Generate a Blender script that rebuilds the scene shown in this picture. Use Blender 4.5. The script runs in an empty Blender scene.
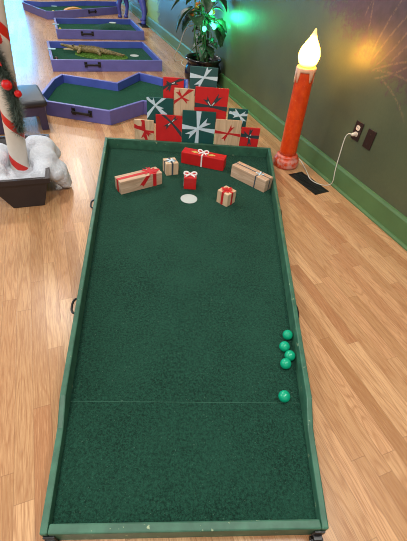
import bpy, bmesh, math, random
from mathutils import Vector, Matrix
import mathutils.noise as mnoise
R = math.radians
random.seed(7)
SC = bpy.context.scene
COL = SC.collection

# ------------------------------------------------------------------ materials
def srgb(r, g, b):
    f = lambda c: (c/255)/12.92 if c/255 <= .04045 else (((c/255)+.055)/1.055)**2.4
    return (f(r), f(g), f(b), 1)

class NT:
    def __init__(s, name):
        s.m = bpy.data.materials.new(name); s.m.use_nodes = True
        s.t = s.m.node_tree; s.b = s.t.nodes['Principled BSDF']
        s.out = s.t.nodes['Material Output']
    def n(s, typ, **kw):
        nd = s.t.nodes.new(typ)
        for k, v in kw.items():
            if k == 'i':
                for kk, vv in v.items():
                    if hasattr(vv, 'is_linked') or hasattr(vv, 'links'): s.t.links.new(vv, nd.inputs[kk])
                    else: nd.inputs[kk].default_value = vv
            else: setattr(nd, k, v)
        return nd
    def math(s, op, a, b=None, c=None, clamp=False):
        nd = s.t.nodes.new('ShaderNodeMath'); nd.operation = op; nd.use_clamp = clamp
        for k, v in enumerate((a, b, c)):
            if v is None: continue
            if hasattr(v, 'links'): s.t.links.new(v, nd.inputs[k])
            else: nd.inputs[k].default_value = v
        return nd.outputs[0]
    def mix(s, f, a, b, blend='MIX'):
        nd = s.t.nodes.new('ShaderNodeMix'); nd.data_type = 'RGBA'; nd.blend_type = blend
        for k, v in ((0, f), (6, a), (7, b)):
            if hasattr(v, 'links'): s.t.links.new(v, nd.inputs[k])
            else: nd.inputs[k].default_value = v
        return nd.outputs[2]
    def ramp(s, f, lo, hi):
        nd = s.t.nodes.new('ShaderNodeMapRange'); nd.clamp = True
        s.t.links.new(f, nd.inputs[0]); nd.inputs[1].default_value = lo; nd.inputs[2].default_value = hi
        return nd.outputs[0]
    def noise(s, vec, scale, detail=3, rough=.5, out=0):
        nd = s.n('ShaderNodeTexNoise', i={'Scale': scale, 'Detail': detail, 'Roughness': rough})
        if vec is not None: s.t.links.new(vec, nd.inputs['Vector'])
        return nd.outputs[out]
    def obj(s): return s.n('ShaderNodeTexCoord').outputs['Object']
    def set(s, **kw):
        for k, v in kw.items():
            k = k.replace('_', ' ')
            if hasattr(v, 'links'): s.t.links.new(v, s.b.inputs[k])
            else: s.b.inputs[k].default_value = v
    def bump(s, h, strength=.3, dist=.01):
        nd = s.n('ShaderNodeBump', i={'Strength': strength, 'Distance': dist})
        s.t.links.new(h, nd.inputs['Height']); s.t.links.new(nd.outputs[0], s.b.inputs['Normal'])

def paint(name, col, rough=.5, var=.12, scale=14, chip=None, spec=.5, metal=0, bump=.0):
    """painted / plastic surface with faint mottling and optional worn chips"""
    t = NT(name); o = t.obj()
    n = t.noise(o, scale, 4)
    c2 = tuple(min(1, x*(1+var)+.004*var) for x in col[:3])+(1,); c1 = tuple(x*(1-var) for x in col[:3])+(1,)
    c = t.mix(t.ramp(n, .3, .7), c1, c2)
    if chip:
        k = t.noise(o, chip[1], 5, .65)
        c = t.mix(t.ramp(k, chip[2], chip[2]+.03), c, chip[0])
    t.set(Base_Color=c, Roughness=rough, Metallic=metal, Specular_IOR_Level=spec)
    if bump: t.bump(n, bump, .004)
    return t.m

def emit(name, col, strength):
    t = NT(name); t.set(Base_Color=col, Emission_Color=col, Emission_Strength=strength, Roughness=.4)
    return t.m

def carpet_mat(name, col, light):
    t = NT(name); o = t.obj()
    fine = t.noise(o, 230, 3, .8); big = t.noise(o, 5, 3); mid = t.noise(o, 115, 3, .8)
    c = t.mix(t.ramp(fine, .38, .62), tuple(x*.35 for x in col[:3])+(1,), tuple(x*1.5 for x in col[:3])+(1,))
    c = t.mix(t.ramp(mid, .36, .66), t.mix(.62, c, (.002, .012, .008, 1)), t.mix(.62, c, light))
    c = t.mix(t.math('MULTIPLY', t.ramp(big, .35, .75), .35), c, light)
    sp = t.noise(o, 190, 2, .5)
    c = t.mix(t.math('MULTIPLY', t.ramp(sp, .715, .75), .5), c, srgb(120, 150, 130))
    t.set(Base_Color=c, Roughness=1, Specular_IOR_Level=.15, Sheen_Weight=.12, Sheen_Roughness=.5, Sheen_Tint=srgb(150, 210, 180))
    t.bump(t.math('ADD', fine, t.math('MULTIPLY', mid, .5)), .9, .006)
    return t.m

def floor_mat():
    t = NT('oak strip flooring'); o = t.obj()
    mp = t.n('ShaderNodeMapping', vector_type='POINT', i={'Rotation': (0, 0, R(-24.3))})
    t.t.links.new(o, mp.inputs[0])
    sx = t.n('ShaderNodeSeparateXYZ'); t.t.links.new(mp.outputs[0], sx.inputs[0])
    x, y = sx.outputs[0], sx.outputs[1]
    u = t.math('DIVIDE', t.math('ADD', x, .051), .0572)
    row = t.math('FLOOR', u); fu = t.math('FRACT', u)
    wn = t.n('ShaderNodeTexWhiteNoise', noise_dimensions='1D'); t.t.links.new(row, wn.inputs['W'])
    r1 = wn.outputs['Value']
    v = t.math('ADD', t.math('DIVIDE', y, t.math('ADD', t.math('MULTIPLY', r1, .45), .5)), t.math('MULTIPLY', r1, 37.3))
    cell = t.math('FLOOR', v); fv = t.math('FRACT', v)
    cv = t.n('ShaderNodeCombineXYZ'); t.t.links.new(row, cv.inputs[0]); t.t.links.new(cell, cv.inputs[1])
    w2 = t.n('ShaderNodeTexWhiteNoise', noise_dimensions='2D'); t.t.links.new(cv.outputs[0], w2.inputs['Vector'])
    rid = w2.outputs['Value']
    w3 = t.n('ShaderNodeTexWhiteNoise', noise_dimensions='3D')
    c3 = t.n('ShaderNodeCombineXYZ'); t.t.links.new(cell, c3.inputs[0]); t.t.links.new(row, c3.inputs[1]); c3.inputs[2].default_value = 5.5
    t.t.links.new(c3.outputs[0], w3.inputs['Vector']); rid2 = w3.outputs['Value']
    # grain coordinates: stretched along the strip, shifted per board
    g = t.n('ShaderNodeCombineXYZ')
    t.t.links.new(t.math('ADD', x, t.math('MULTIPLY', rid, 9)), g.inputs[0])
    t.t.links.new(t.math('MULTIPLY', y, .03), g.inputs[1]); t.t.links.new(t.math('MULTIPLY', rid2, 40), g.inputs[2])
    fine = t.noise(g.outputs[0], 260, 3, .6)
    g2 = t.n('ShaderNodeCombineXYZ')
    t.t.links.new(t.math('ADD', x, t.math('MULTIPLY', rid, 9)), g2.inputs[0])
    t.t.links.new(t.math('MULTIPLY', y, .11), g2.inputs[1]); t.t.links.new(t.math('MULTIPLY', rid2, 40), g2.inputs[2])
    field = t.noise(g2.outputs[0], 15, 1.0, .4)
    rings = t.math('FRACT', t.math('MULTIPLY', field, t.math('ADD', t.math('MULTIPLY', rid2, 10), 7)))
    line = t.math('SUBTRACT', 1, t.ramp(t.math('ABSOLUTE', t.math('SUBTRACT', rings, .5)), .0, .24))
    base = t.mix(t.ramp(rid, 0, 1), srgb(214, 170, 124), srgb(170, 124, 82))
    base = t.mix(t.math('MULTIPLY', t.ramp(rid2, .45, 1), .5), base, srgb(204, 150, 108))
    base = t.mix(t.math('MULTIPLY', t.ramp(rid2, .86, .9), .5), base, srgb(158, 102, 64))
    c = t.mix(t.math('MULTIPLY', line, .55), base, srgb(160, 108, 68))
    c = t.mix(t.math('MULTIPLY', t.ramp(fine, .44, .64), .5), c, srgb(158, 110, 74))
    kn = t.n('ShaderNodeTexVoronoi', i={'Scale': 2.1}); t.t.links.new(g2.outputs[0], kn.inputs['Vector'])
    pore = t.noise(g.outputs[0], 520, 2, .7)
    c = t.mix(t.math('MULTIPLY', t.ramp(pore, .55, .66), .38), c, srgb(146, 96, 58))
    c = t.mix(t.math('MULTIPLY', t.ramp(pore, .45, .34), .3), c, srgb(226, 180, 134))
    gap = t.math('MAXIMUM', t.math('LESS_THAN', t.math('MINIMUM', fu, t.math('SUBTRACT', 1, fu)), .016),
                 t.math('LESS_THAN', t.math('MINIMUM', fv, t.math('SUBTRACT', 1, fv)), .0016))
    c = t.mix(t.math('MULTIPLY', gap, .32), c, srgb(92, 58, 36))
    t.set(Base_Color=c, Roughness=t.math('ADD', t.math('MULTIPLY', fine, .08), .24), Specular_IOR_Level=.45)
    t.bump(t.math('SUBTRACT', t.math('MULTIPLY', fine, .25), gap), .12, .002)
    return t.m

def wall_mat():
    """olive wall with a purple painted mural and loose brush strokes; object x runs along the wall, z up"""
    t = NT('painted mural wall'); o = t.obj()
    s3 = t.n('ShaderNodeSeparateXYZ'); t.t.links.new(o, s3.inputs[0]); s, z = s3.outputs[0], s3.outputs[2]
    n1 = t.noise(o, 3.5, 4); n2 = t.noise(o, 16, 5, .6); n3 = t.noise(o, 60, 4, .65)
    base = t.mix(t.ramp(n1, .3, .7), srgb(70, 80, 58), srgb(82, 92, 64))
    base = t.mix(t.math('MULTIPLY', t.ramp(n3, .4, .8), .15), base, srgb(110, 108, 84))
    # purple area, upper right end of the wall
    edge = t.math('SUBTRACT', z, t.math('ADD', t.math('MULTIPLY', t.math('SUBTRACT', s, 1.6), .32), .70))
    edge = t.math('ADD', edge, t.math('MULTIPLY', t.math('SUBTRACT', n2, .5), .45))
    edge = t.math('ADD', edge, t.math('MULTIPLY', t.math('SUBTRACT', n3, .5), .35))
    inr = t.math('SUBTRACT', 1, t.ramp(s, 2.5, 3.3))
    pm = t.math('MULTIPLY', t.ramp(edge, -.03, .09), inr)
    purple = t.mix(t.ramp(n2, .3, .7), srgb(54, 36, 48), srgb(82, 58, 72))
    c = t.mix(t.math('MULTIPLY', pm, .9), base, purple)
    # dark patch above the plant
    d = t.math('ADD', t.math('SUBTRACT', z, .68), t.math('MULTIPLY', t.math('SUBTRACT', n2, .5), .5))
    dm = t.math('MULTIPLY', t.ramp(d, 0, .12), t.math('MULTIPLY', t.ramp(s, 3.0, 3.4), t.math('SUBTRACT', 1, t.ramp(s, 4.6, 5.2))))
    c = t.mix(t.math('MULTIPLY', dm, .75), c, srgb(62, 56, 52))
    # brush strokes: arcs of painted grass
    acc = None
    blades = [(1.80, .74, 12, .9, .40), (1.82, .73, 30, 1.2, .42), (1.80, .76, 48, -1.0, .40), (1.84, .78, 66, 1.4, .36), (1.86, .80, 84, .8, .40), (1.95, .90, 100, -.9, .34), (1.74, .72, -12, .7, .34), (1.70, .80, 58, .9, .36), (1.78, .70, 20, -.8, .40), (2.02, .96, 80, 1.2, .3)]
    for bs, bz, ang, rad, ln in blades:
        dx_, dz_ = -math.cos(R(ang)), math.sin(R(ang)); nx_, nz_ = -dz_, dx_
        ux = t.math('SUBTRACT', s, bs); uz = t.math('SUBTRACT', z, bz)
        cx, cz = nx_*rad, nz_*rad
        ex_ = t.math('SUBTRACT', ux, cx); ez_ = t.math('SUBTRACT', uz, cz)
        dist = t.math('ABSOLUTE', t.math('SUBTRACT', t.math('SQRT', t.math('ADD', t.math('MULTIPLY', ex_, ex_), t.math('MULTIPLY', ez_, ez_))), abs(rad)))
        al = t.math('ADD', t.math('MULTIPLY', ux, dx_), t.math('MULTIPLY', uz, dz_))
        a = t.math('MULTIPLY', t.math('SUBTRACT', 1, t.ramp(dist, .002, .009)), t.math('MULTIPLY', t.ramp(al, 0, .03), t.math('SUBTRACT', 1, t.ramp(al, ln-.08, ln))))
        acc = a if acc is None else t.math('MAXIMUM', acc, a)
    c = t.mix(t.math('MULTIPLY', t.math('MULTIPLY', acc, t.ramp(n3, .4, .55)), .26), c, srgb(170, 140, 100))
    # light green painted foliage at the far end
    f = t.math('ADD', t.math('SUBTRACT', s, 6.75), t.math('MULTIPLY', t.math('SUBTRACT', n2, .5), 1.2))
    fm = t.math('MULTIPLY', t.ramp(f, 0, .04), t.math('SUBTRACT', 1, t.ramp(f, .75, .82)))
    c = t.mix(t.math('MULTIPLY', fm, .9), c, srgb(142, 178, 72))
    t.set(Base_Color=c, Roughness=.41, Specular_IOR_Level=.6)
    t.bump(t.math('ADD', n3, n2), .12, .004)
    return t.m

def wood_mat(name, c1, c2, axis=0, scale=30):
    t = NT(name); o = t.obj()
    mp = t.n('ShaderNodeMapping'); t.t.links.new(o, mp.inputs[0])
    sc = [1, 1, 1]; sc[axis] = .08; mp.inputs['Scale'].default_value = sc
    n = t.noise(mp.outputs[0], scale*2.2, 4, .6); n2 = t.noise(mp.outputs[0], scale*.6, 2)
    w = t.math('FRACT', t.math('MULTIPLY', n2, 9))
    c = t.mix(t.ramp(n, .3, .7), c1, c2); c = t.mix(t.math('MULTIPLY', t.ramp(w, .6, 1), .35), c, tuple(x*.6 for x in c2[:3])+(1,))
    t.set(Base_Color=c, Roughness=.6, Specular_IOR_Level=.3)
    return t.m

def cane_mat():
    t = NT('white pole with red spiral stripe'); o = t.obj()
    s = t.n('ShaderNodeSeparateXYZ'); t.t.links.new(o, s.inputs[0])
    a = t.math('DIVIDE', t.math('ARCTAN2', s.outputs[1], s.outputs[0]), 2*math.pi)
    ph = t.math('FRACT', t.math('ADD', t.math('ADD', t.math('DIVIDE', s.outputs[2], .235), a), 10.06))
    st = t.math('LESS_THAN', ph, .22)
    n = t.noise(o, 20, 3)
    wh = t.mix(n, srgb(196, 186, 172), srgb(214, 206, 194))
    c = t.mix(st, wh, srgb(200, 36, 24))
    t.set(Base_Color=c, Roughness=.35)
    return t.m

def candle_mat():
    t = NT('red orange wax plastic'); o = t.obj()
    s = t.n('ShaderNodeSeparateXYZ'); t.t.links.new(o, s.inputs[0])
    n = t.noise(o, 24, 5, .6); sp = t.noise(o, 70, 4, .6)
    c = t.mix(t.ramp(n, .3, .7), srgb(204, 52, 8), srgb(228, 78, 14))
    c = t.mix(t.math('MULTIPLY', t.ramp(sp, .64, .68), .6), c, srgb(230, 140, 90))
    wear = t.math('MULTIPLY', t.math('SUBTRACT', 1, t.ramp(s.outputs[2], .06, .12)), t.ramp(t.noise(o, 30, 5, .6), .42, .6))
    c = t.mix(t.math('MULTIPLY', wear, .75), c, srgb(214, 168, 156))
    t.set(Base_Color=c, Roughness=.35, Subsurface_Weight=.0)
    t.bump(n, .15, .004)
    return t.m

def flame_mat():
    t = NT('glowing flame bulb'); o = t.obj()
    s = t.n('ShaderNodeSeparateXYZ'); t.t.links.new(o, s.inputs[0]); z = s.outputs[2]
    tip = t.ramp(z, .835, .862); bot = t.math('SUBTRACT', 1, t.ramp(z, .676, .700))
    k = t.math('MAXIMUM', tip, bot)
    c = t.mix(k, (1, .42, .025, 1), (1, .40, .015, 1))
    t.set(Base_Color=(1, .8, .4, 1), Emission_Color=c, Emission_Strength=t.math('SUBTRACT', 42, t.math('MULTIPLY', k, 40.4)), Roughness=.4)
    return t.m

def croc_mat():
    t = NT('scaly crocodile skin'); o = t.obj()
    v = t.n('ShaderNodeTexVoronoi', i={'Scale': 60}); t.t.links.new(o, v.inputs['Vector'])
    n = t.noise(o, 14, 4)
    c = t.mix(t.ramp(n, .35, .65), srgb(124, 104, 58), srgb(70, 66, 38))
    c = t.mix(t.math('MULTIPLY', t.ramp(v.outputs[0], .3, .7), .5), c, srgb(170, 148, 92))
    t.set(Base_Color=c, Roughness=.55); t.bump(v.outputs[0], .6, .01)
    return t.m

def leaf_mat():
    t = NT('dark green leaf'); o = t.obj()
    n = t.noise(o, 9, 3); n2 = t.noise(o, 50, 4, .6)
    c = t.mix(t.ramp(n, .35, .65), srgb(26, 52, 36), srgb(48, 84, 54))
    c = t.mix(t.math('MULTIPLY', t.ramp(n2, .5, .7), .35), c, srgb(120, 146, 112))
    t.set(Base_Color=c, Roughness=.4)
    return t.m

M = dict(
    floor=floor_mat(), wall=wall_mat(),
    base=paint('green baseboard paint', srgb(78, 112, 66), .5, .1, 6),
    plainwall=paint('plain wall paint', srgb(150, 148, 138), .7),
    carpet=carpet_mat('dark green putting felt', srgb(20, 60, 46), srgb(40, 88, 70)),
    carpet2=carpet_mat('green putting felt', srgb(16, 72, 54), srgb(26, 88, 64)),
    rail=paint('weathered green rail paint', srgb(52, 98, 76), .5, .26, 22, (srgb(150, 166, 130), 34, .65), bump=.1),
    blue=paint('periwinkle blue paint', srgb(98, 98, 168), .45, .1, 8),
    blue_top=paint('blue paint', srgb(74, 92, 180), .45, .1, 8),
    black=paint('black plastic', srgb(20, 20, 22), .35, .1),
    metal=paint('grey steel', srgb(120, 122, 124), .3, .1, metal=.9),
    white=paint('white plastic', srgb(222, 222, 214), .4, .04),
    cup=paint('pale grey cup plate', srgb(186, 196, 190), .45, .05),
    ball=paint('green golf ball', srgb(10, 160, 118), .22, .05, 8),
    ball_yellow=paint('yellow ball', srgb(220, 190, 40), .3, .05), ball_white=paint('white ball', srgb(220, 215, 205), .3, .05),
    ball_dark=paint('dark red ball', srgb(70, 30, 30), .3, .05),
    wood_x=wood_mat('bare pine block', srgb(216, 186, 158), srgb(186, 150, 120), 0, 26),
    wood_z=wood_mat('bare pine board', srgb(226, 198, 162), srgb(202, 168, 132), 2, 18),
    red=paint('red block paint', srgb(198, 26, 26), .45, .08), red_panel=paint('red panel paint', srgb(206, 30, 32), .5, .08),
    green_panel=paint('dark green panel paint', srgb(16, 80, 76), .5, .1), teal_panel=paint('dark teal panel paint', srgb(40, 84, 84), .5, .08),
    rib_red=paint('red ribbon paint', srgb(196, 30, 34), .5, .08), rib_white=paint('white ribbon', srgb(236, 228, 224), .5, .04),
    rib_pale=paint('pale blue ribbon paint', srgb(204, 226, 236), .5, .05), rib_dark=paint('slate ribbon paint', srgb(46, 64, 68), .5, .1),
    rib_gold=paint('gold leaf mark', srgb(200, 170, 90), .5), rib_navy=paint('navy ribbon paint', srgb(60, 74, 84), .5),
    candle=candle_mat(), flame=flame_mat(), wax=paint('pale dripping wax', srgb(226, 172, 138), .45, .12, 40),
    plate=paint('dark brown cover plate', srgb(44, 28, 24), .35, .1), ivory=paint('ivory socket', srgb(222, 206, 188), .4, .04),
    planter=paint('dark brown planter plastic', srgb(40, 32, 34), .45, .1),
    cushion=paint('grey vinyl cushion', srgb(38, 39, 46), .5, .1, 12), stool=paint('dark purple painted wood', srgb(62, 54, 84), .5, .12),
    cane=cane_mat(), redgloss=paint('glossy red bauble', srgb(206, 20, 22), .12, .04), redbow=paint('red satin ribbon', srgb(206, 24, 26), .4, .08),
    needle=paint('dark green needles', srgb(84, 98, 86), .6, .5, 90), pot=paint('glossy black pot', srgb(14, 14, 16), .16, .1),
    soil=paint('dark soil', srgb(32, 26, 22), .95, .3, 60), leaf=leaf_mat(), stem=paint('green stem', srgb(70, 110, 66), .5, .15),
    trunk=paint('dark brown trunk', srgb(42, 34, 28), .7, .2), berry=paint('orange berry', srgb(214, 130, 50), .35, .1),
    bulb=emit('glowing green bulb', (.08, .9, .42, 1), 5), cord=paint('white cord', srgb(214, 208, 194), .5, .03),
    croc=croc_mat(), mouth=paint('pale open mouth', srgb(206, 190, 150), .5), grass=paint('artificial grass', srgb(92, 132, 44), .9, .3, 50),
    statue=paint('periwinkle statue paint', srgb(66, 72, 158), .4, .2, 10), orange=paint('orange foam', srgb(220, 150, 60), .6, .08),
    aqua=paint('pale aqua plaque', srgb(150, 190, 200), .4, .05),
    seam=paint('pale seam backing', srgb(50, 96, 78), .9),
)
def fluff_mat():
    t = NT('white polyester batting'); o = t.obj(); n = t.noise(o, 55, 5, .7)
    t.set(Base_Color=t.mix(n, srgb(196, 201, 210), srgb(228, 232, 238)), Roughness=1, Specular_IOR_Level=.1); t.bump(n, .7, .02)
    return t.m
M['fluff'] = fluff_mat()

# ------------------------------------------------------------------ mesh helpers
def link(name, bm, mat, parent=None, smooth=False, bevel=0, mods=None, loc=None):
    me = bpy.data.meshes.new(name); bmesh.ops.recalc_face_normals(bm, faces=bm.faces[:]); bm.to_mesh(me); bm.free()
    for m in (mat if isinstance(mat, (list, tuple)) else [mat]): me.materials.append(m)
    for p in me.polygons: p.use_smooth = smooth
    o = bpy.data.objects.new(name, me); COL.objects.link(o)
    if parent is not None: o.parent = parent
    if loc is not None: o.location = loc
    if bevel:
        b = o.modifiers.new('bevel', 'BEVEL'); b.width = bevel; b.segments = 2; b.limit_method = 'ANGLE'; b.angle_limit = R(40)
    return o

def thing(name, label, cat, loc=(0, 0, 0), rz=0, group=None):
    o = bpy.data.objects.new(name, None); COL.objects.link(o); o.location = loc; o.rotation_euler = (0, 0, rz)
    return tag(o, label, cat, group)

def tag(o, label=None, cat=None, group=None, kind=None):
    for k, v in (('label', label), ('category', cat), ('group', group), ('kind', kind)):
        if v: o[k] = v
    return o

def copy_tree(o, parent=None):
    c = o.copy(); COL.objects.link(c)
    if parent is not None: c.parent = parent
    for ch in list(o.children): copy_tree(ch, c)
    return c

def box(bm, x0, x1, y0, y1, z0, z1, mi=0):
    v = [bm.verts.new((x, y, z)) for z in (z0, z1) for x, y in ((x0, y0), (x1, y0), (x1, y1), (x0, y1))]
    for f in ((3, 2, 1, 0), (4, 5, 6, 7), (0, 1, 5, 4), (1, 2, 6, 5), (2, 3, 7, 6), (3, 0, 4, 7)):
        bm.faces.new([v[i] for i in f]).material_index = mi

def prism(bm, pts, z0, z1):
    a = [bm.verts.new((x, y, z0)) for x, y in pts]; b = [bm.verts.new((x, y, z1)) for x, y in pts]
    n = len(pts); bm.faces.new(a[::-1]); bm.faces.new(b)
    for i in range(n): bm.faces.new((a[i], a[(i+1) % n], b[(i+1) % n], b[i]))

def slab(bm, pts, d):
    """closed polygon of 3-D points pushed along d"""
    d = Vector(d); a = [bm.verts.new(p) for p in pts]; b = [bm.verts.new(Vector(p)+d) for p in pts]
    n = len(pts); bm.faces.new(a[::-1]); bm.faces.new(b)
    for i in range(n): bm.faces.new((a[i], a[(i+1) % n], b[(i+1) % n], b[i]))

def lathe(bm, prof, seg=32, c=(0, 0), close=True):
    rings = []
    for r, z in prof:
        if r < 1e-5: rings.append([bm.verts.new((c[0], c[1], z))])
        else: rings.append([bm.verts.new((c[0]+r*math.cos(2*math.pi*k/seg), c[1]+r*math.sin(2*math.pi*k/seg), z)) for k in range(seg)])
    for A, B in zip(rings, rings[1:]):
        for k in range(seg):
            k2 = (k+1) % seg
            if len(A) == 1 and len(B) == 1: continue
            if len(A) == 1: bm.faces.new((A[0], B[k2], B[k]))
            elif len(B) == 1: bm.faces.new((A[k], A[k2], B[0]))
            else: bm.faces.new((A[k], A[k2], B[k2], B[k]))
    if close:
        if len(rings[0]) > 1: bm.faces.new(rings[0][::-1])
        if len(rings[-1]) > 1: bm.faces.new(rings[-1])

def catmull(pts, n=8):
    P = [Vector(p) for p in pts]; P = [P[0]*2-P[1]]+P+[P[-1]*2-P[-2]]; out = []
    for i in range(1, len(P)-2):
        for k in range(n):
            t = k/n; a, b, c, d = P[i-1:i+3]
            out.append(.5*((2*b)+(c-a)*t+(2*a-5*b+4*c-d)*t*t+(3*b-a-3*c+d)*t**3))
    out.append(P[-2]); return out

def tube(bm, pts, rad, seg=8, cap=True):
    pts = [Vector(p) for p in pts]; rings = []; up = Vector((.137, .31, .94)).normalized()
    for i, p in enumerate(pts):
        t = (pts[min(i+1, len(pts)-1)]-pts[max(i-1, 0)]).normalized()
        s = t.cross(up)
        if s.length < .05: s = t.cross(Vector((1, 0, 0)))
        s.normalize(); w = s.cross(t); r = rad[i] if isinstance(rad, (list, tuple)) else rad
        rings.append([bm.verts.new(p+r*(math.cos(2*math.pi*k/seg)*s+math.sin(2*math.pi*k/seg)*w)) for k in range(seg)])
    for A, B in zip(rings, rings[1:]):
        for k in range(seg): bm.faces.new((A[k], A[(k+1) % seg], B[(k+1) % seg], B[k]))
    if cap: bm.faces.new(rings[0][::-1]); bm.faces.new(rings[-1])

def ball_bm(r, sub=3, c=(0, 0, 0)):
    bm = bmesh.new(); bmesh.ops.create_icosphere(bm, subdivisions=sub, radius=r, matrix=Matrix.Translation(c)); return bm

# ------------------------------------------------------------------ camera
f_px, pitch, roll, H = 348.0, R(43.5), R(6.25), 1.22
F = Vector((0, math.cos(pitch), -math.sin(pitch))); U0 = Vector((0, math.sin(pitch), math.cos(pitch))); R0 = Vector((1, 0, 0))
Rr = R0*math.cos(roll)+U0*math.sin(roll); Ur = -R0*math.sin(roll)+U0*math.cos(roll)
cam = bpy.data.cameras.new('camera'); co = bpy.data.objects.new('camera', cam); COL.objects.link(co)
m = Matrix((Rr, Ur, -F)).transposed().to_4x4(); m.translation = (0, 0, H); co.matrix_world = m
cam.sensor_fit = 'VERTICAL'; cam.sensor_height = 24; cam.lens = f_px/541*24; cam.clip_start = .02
SC.camera = co

# ------------------------------------------------------------------ the room
WA = R(24.34)
wn = Vector((math.cos(WA), math.sin(WA), 0)); wt = Vector((-math.sin(WA), math.cos(WA), 0)); WD = 1.765
def struct(o): o['kind'] = 'structure'; return o
bm = bmesh.new(); prism(bm, [(-9.5, -3), (6, -3), (6, 15), (-9.5, 15)], -.05, 0)
struct(link('floor', bm, M['floor']))
def wall_obj(name, bm, mat):   # local x along the wall, y into the room, z up
    o = link(name, bm, mat); o.location = wn*WD; o.rotation_euler = (0, 0, WA+R(90)); return struct(o)
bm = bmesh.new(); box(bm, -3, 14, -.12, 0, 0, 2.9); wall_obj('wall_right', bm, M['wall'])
bm = bmesh.new()
slab(bm, [(-3, 0, 0), (-3, .018, 0), (-3, .018, .128), (-3, .011, .142), (-3, 0, .145)], (17, 0, 0))
slab(bm, [(-3, .018, 0), (-3, .032, 0), (-3, .031, .008), (-3, .026, .015), (-3, .018, .018)], (17, 0, 0))
wall_obj('baseboard_right', bm, M['base'])
# far wall, square to the mural wall, with a tall window
def bw(k, d=0): p = wn*WD+wt*(14+d)-wn*k; return p
bm = bmesh.new()
for a, b, z0, z1 in ((0, 2.3, 0, 2.9), (4.4, 6.5, 0, 2.9), (2.3, 4.4, 2.05, 2.9), (2.3, 4.4, 0, .08)): box(bm, -b, -a, 0, .12, z0, z1)
o = link('wall_back', bm, M['plainwall']); o.location = bw(0); o.rotation_euler = (0, 0, WA); struct(o)
bm = bmesh.new()
for a, b, z0, z1 in ((2.3, 2.36, .08, 2.05), (4.34, 4.4, .08, 2.05), (2.36, 4.34, .08, .14), (2.36, 4.34, 1.99, 2.05), (3.32, 3.38, .14, 1.99)): box(bm, -b, -a, .02, .08, z0, z1)
w1 = link('window_1', bm, M['white']); w1.location = bw(0); w1.rotation_euler = (0, 0, WA); struct(w1)
bm = bmesh.new(); box(bm, -4.34, -2.36, .05, .055, .14, 1.99)
link('window_pane', bm, emit('daylit window glass', (.03, .48, 1, 1), 24.0), w1)

# ------------------------------------------------------------------ light
def area(name, loc, size, power, col=(1, .96, .9), target=None, shape='DISK', sy=None):
    l = bpy.data.lights.new(name, 'AREA'); l.energy = power; l.color = col; l.shape = shape; l.size = size
    if sy: l.size_y = sy
    o = bpy.data.objects.new(name, l); COL.objects.link(o); o.location = loc
    d = Vector(target)-Vector(loc) if target else Vector((0, 0, -1)); o.rotation_euler = d.to_track_quat('-Z', 'Y').to_euler()
    return o
for k, (x, y) in enumerate(((-2.9, 6.65), (-1.75, 3.13), (-.62, -.4), (-4.1, 10.2))):
    area('ceiling_lamp', (x, y, 2.8), .42, 52)
area('ceiling_lamp', (.9, .7, 2.8), .6, 34)
area('left_area_light', (-4.2, 1.2, 1.7), 2.6, 50, (.97, .98, 1), (0, 2.2, 0), 'RECTANGLE', 2.0)  # broad unseen area light on the left, brightens the near-left floor
W = bpy.data.worlds.new('room ambient'); SC.world = W; W.use_nodes = True
W.node_tree.nodes['Background'].inputs[0].default_value = (1, .97, .93, 1); W.node_tree.nodes['Background'].inputs[1].default_value = .52

# ------------------------------------------------------------------ the green course in front
PO = Vector((.0365, .1925, 0)); PA = R(6)
px_, py_ = Vector((math.cos(PA), math.sin(PA), 0)), Vector((-math.sin(PA), math.cos(PA), 0))
def P(x, y, z=0): return PO+px_*x+py_*y+Vector((0, 0, z))
CZ = .045; LEN = 2.347; HW0, HW1 = .386, .617; T = .020
hw = lambda y: HW0+(HW1-HW0)*y/LEN
course = thing('mini_golf_course', 'long dark green tapered putting course with six gift blocks and five green balls', 'mini golf course', PO, PA)
bm = bmesh.new(); e = .004
prism(bm, [(-hw(0)+e, e), (hw(0)-e, e), (hw(LEN)-e, LEN-e), (-hw(LEN)+e, LEN-e)], .006, CZ-.006); link('deck', bm, M['rail'], course)
SY = .374
for name, y0, y1 in (('carpet', T, SY-.001), ('carpet', SY+.001, LEN-T)):
    bm = bmesh.new(); prism(bm, [(-hw(y0)+T, y0), (hw(y0)-T, y0), (hw(y1)-T, y1), (-hw(y1)+T, y1)], CZ-.006, CZ)
    o = link(name, bm, M['carpet'], course)
    o['label'] = 'near carpet piece before the seam' if y0 < .1 else 'main carpet piece with the cup'
bm = bmesh.new(); prism(bm, [(-hw(SY)+T, SY-.0011), (hw(SY)-T, SY-.0011), (hw(SY)-T, SY+.0011), (-hw(SY)+T, SY+.0011)], CZ-.006, CZ-.0006)
link('carpet_seam', bm, M['seam'], course)
def rail_profile(y):
    return .08 if y <= .27 else (.115 if y >= .36 else .08+.035*(y-.27)/.09)
for s in (-1, 1):
    bm = bmesh.new(); ys = [0, .06, .20, .27, .30, .33, .36, .7, 1.2, 1.7, LEN]; rows = []
    for y in ys:
        h = rail_profile(y); xo, xi = s*hw(y), s*(hw(y)-T)
        rows.append([bm.verts.new(q) for q in ((xo, y, 0), (xo, y, h), (xi, y, h), (xi, y, 0))])
    for a, b in zip(rows, rows[1:]):
        for k in range(4): bm.faces.new((a[k], a[(k+1) % 4], b[(k+1) % 4], b[k]))
    bm.faces.new(rows[0]); bm.faces.new(rows[-1][::-1])
    link('side_rail', bm, M['rail'], course, bevel=.004)
bm = bmesh.new(); box(bm, -hw(0)+T, hw(0)-T, 0, T+.004, 0, .08); link('front_rail', bm, M['rail'], course, bevel=.004)
bm = bmesh.new(); box(bm, -hw(LEN)+T, hw(LEN)-T, LEN-T, LEN, 0, .115); link('back_rail', bm, M['rail'], course, bevel=.004)
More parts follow.
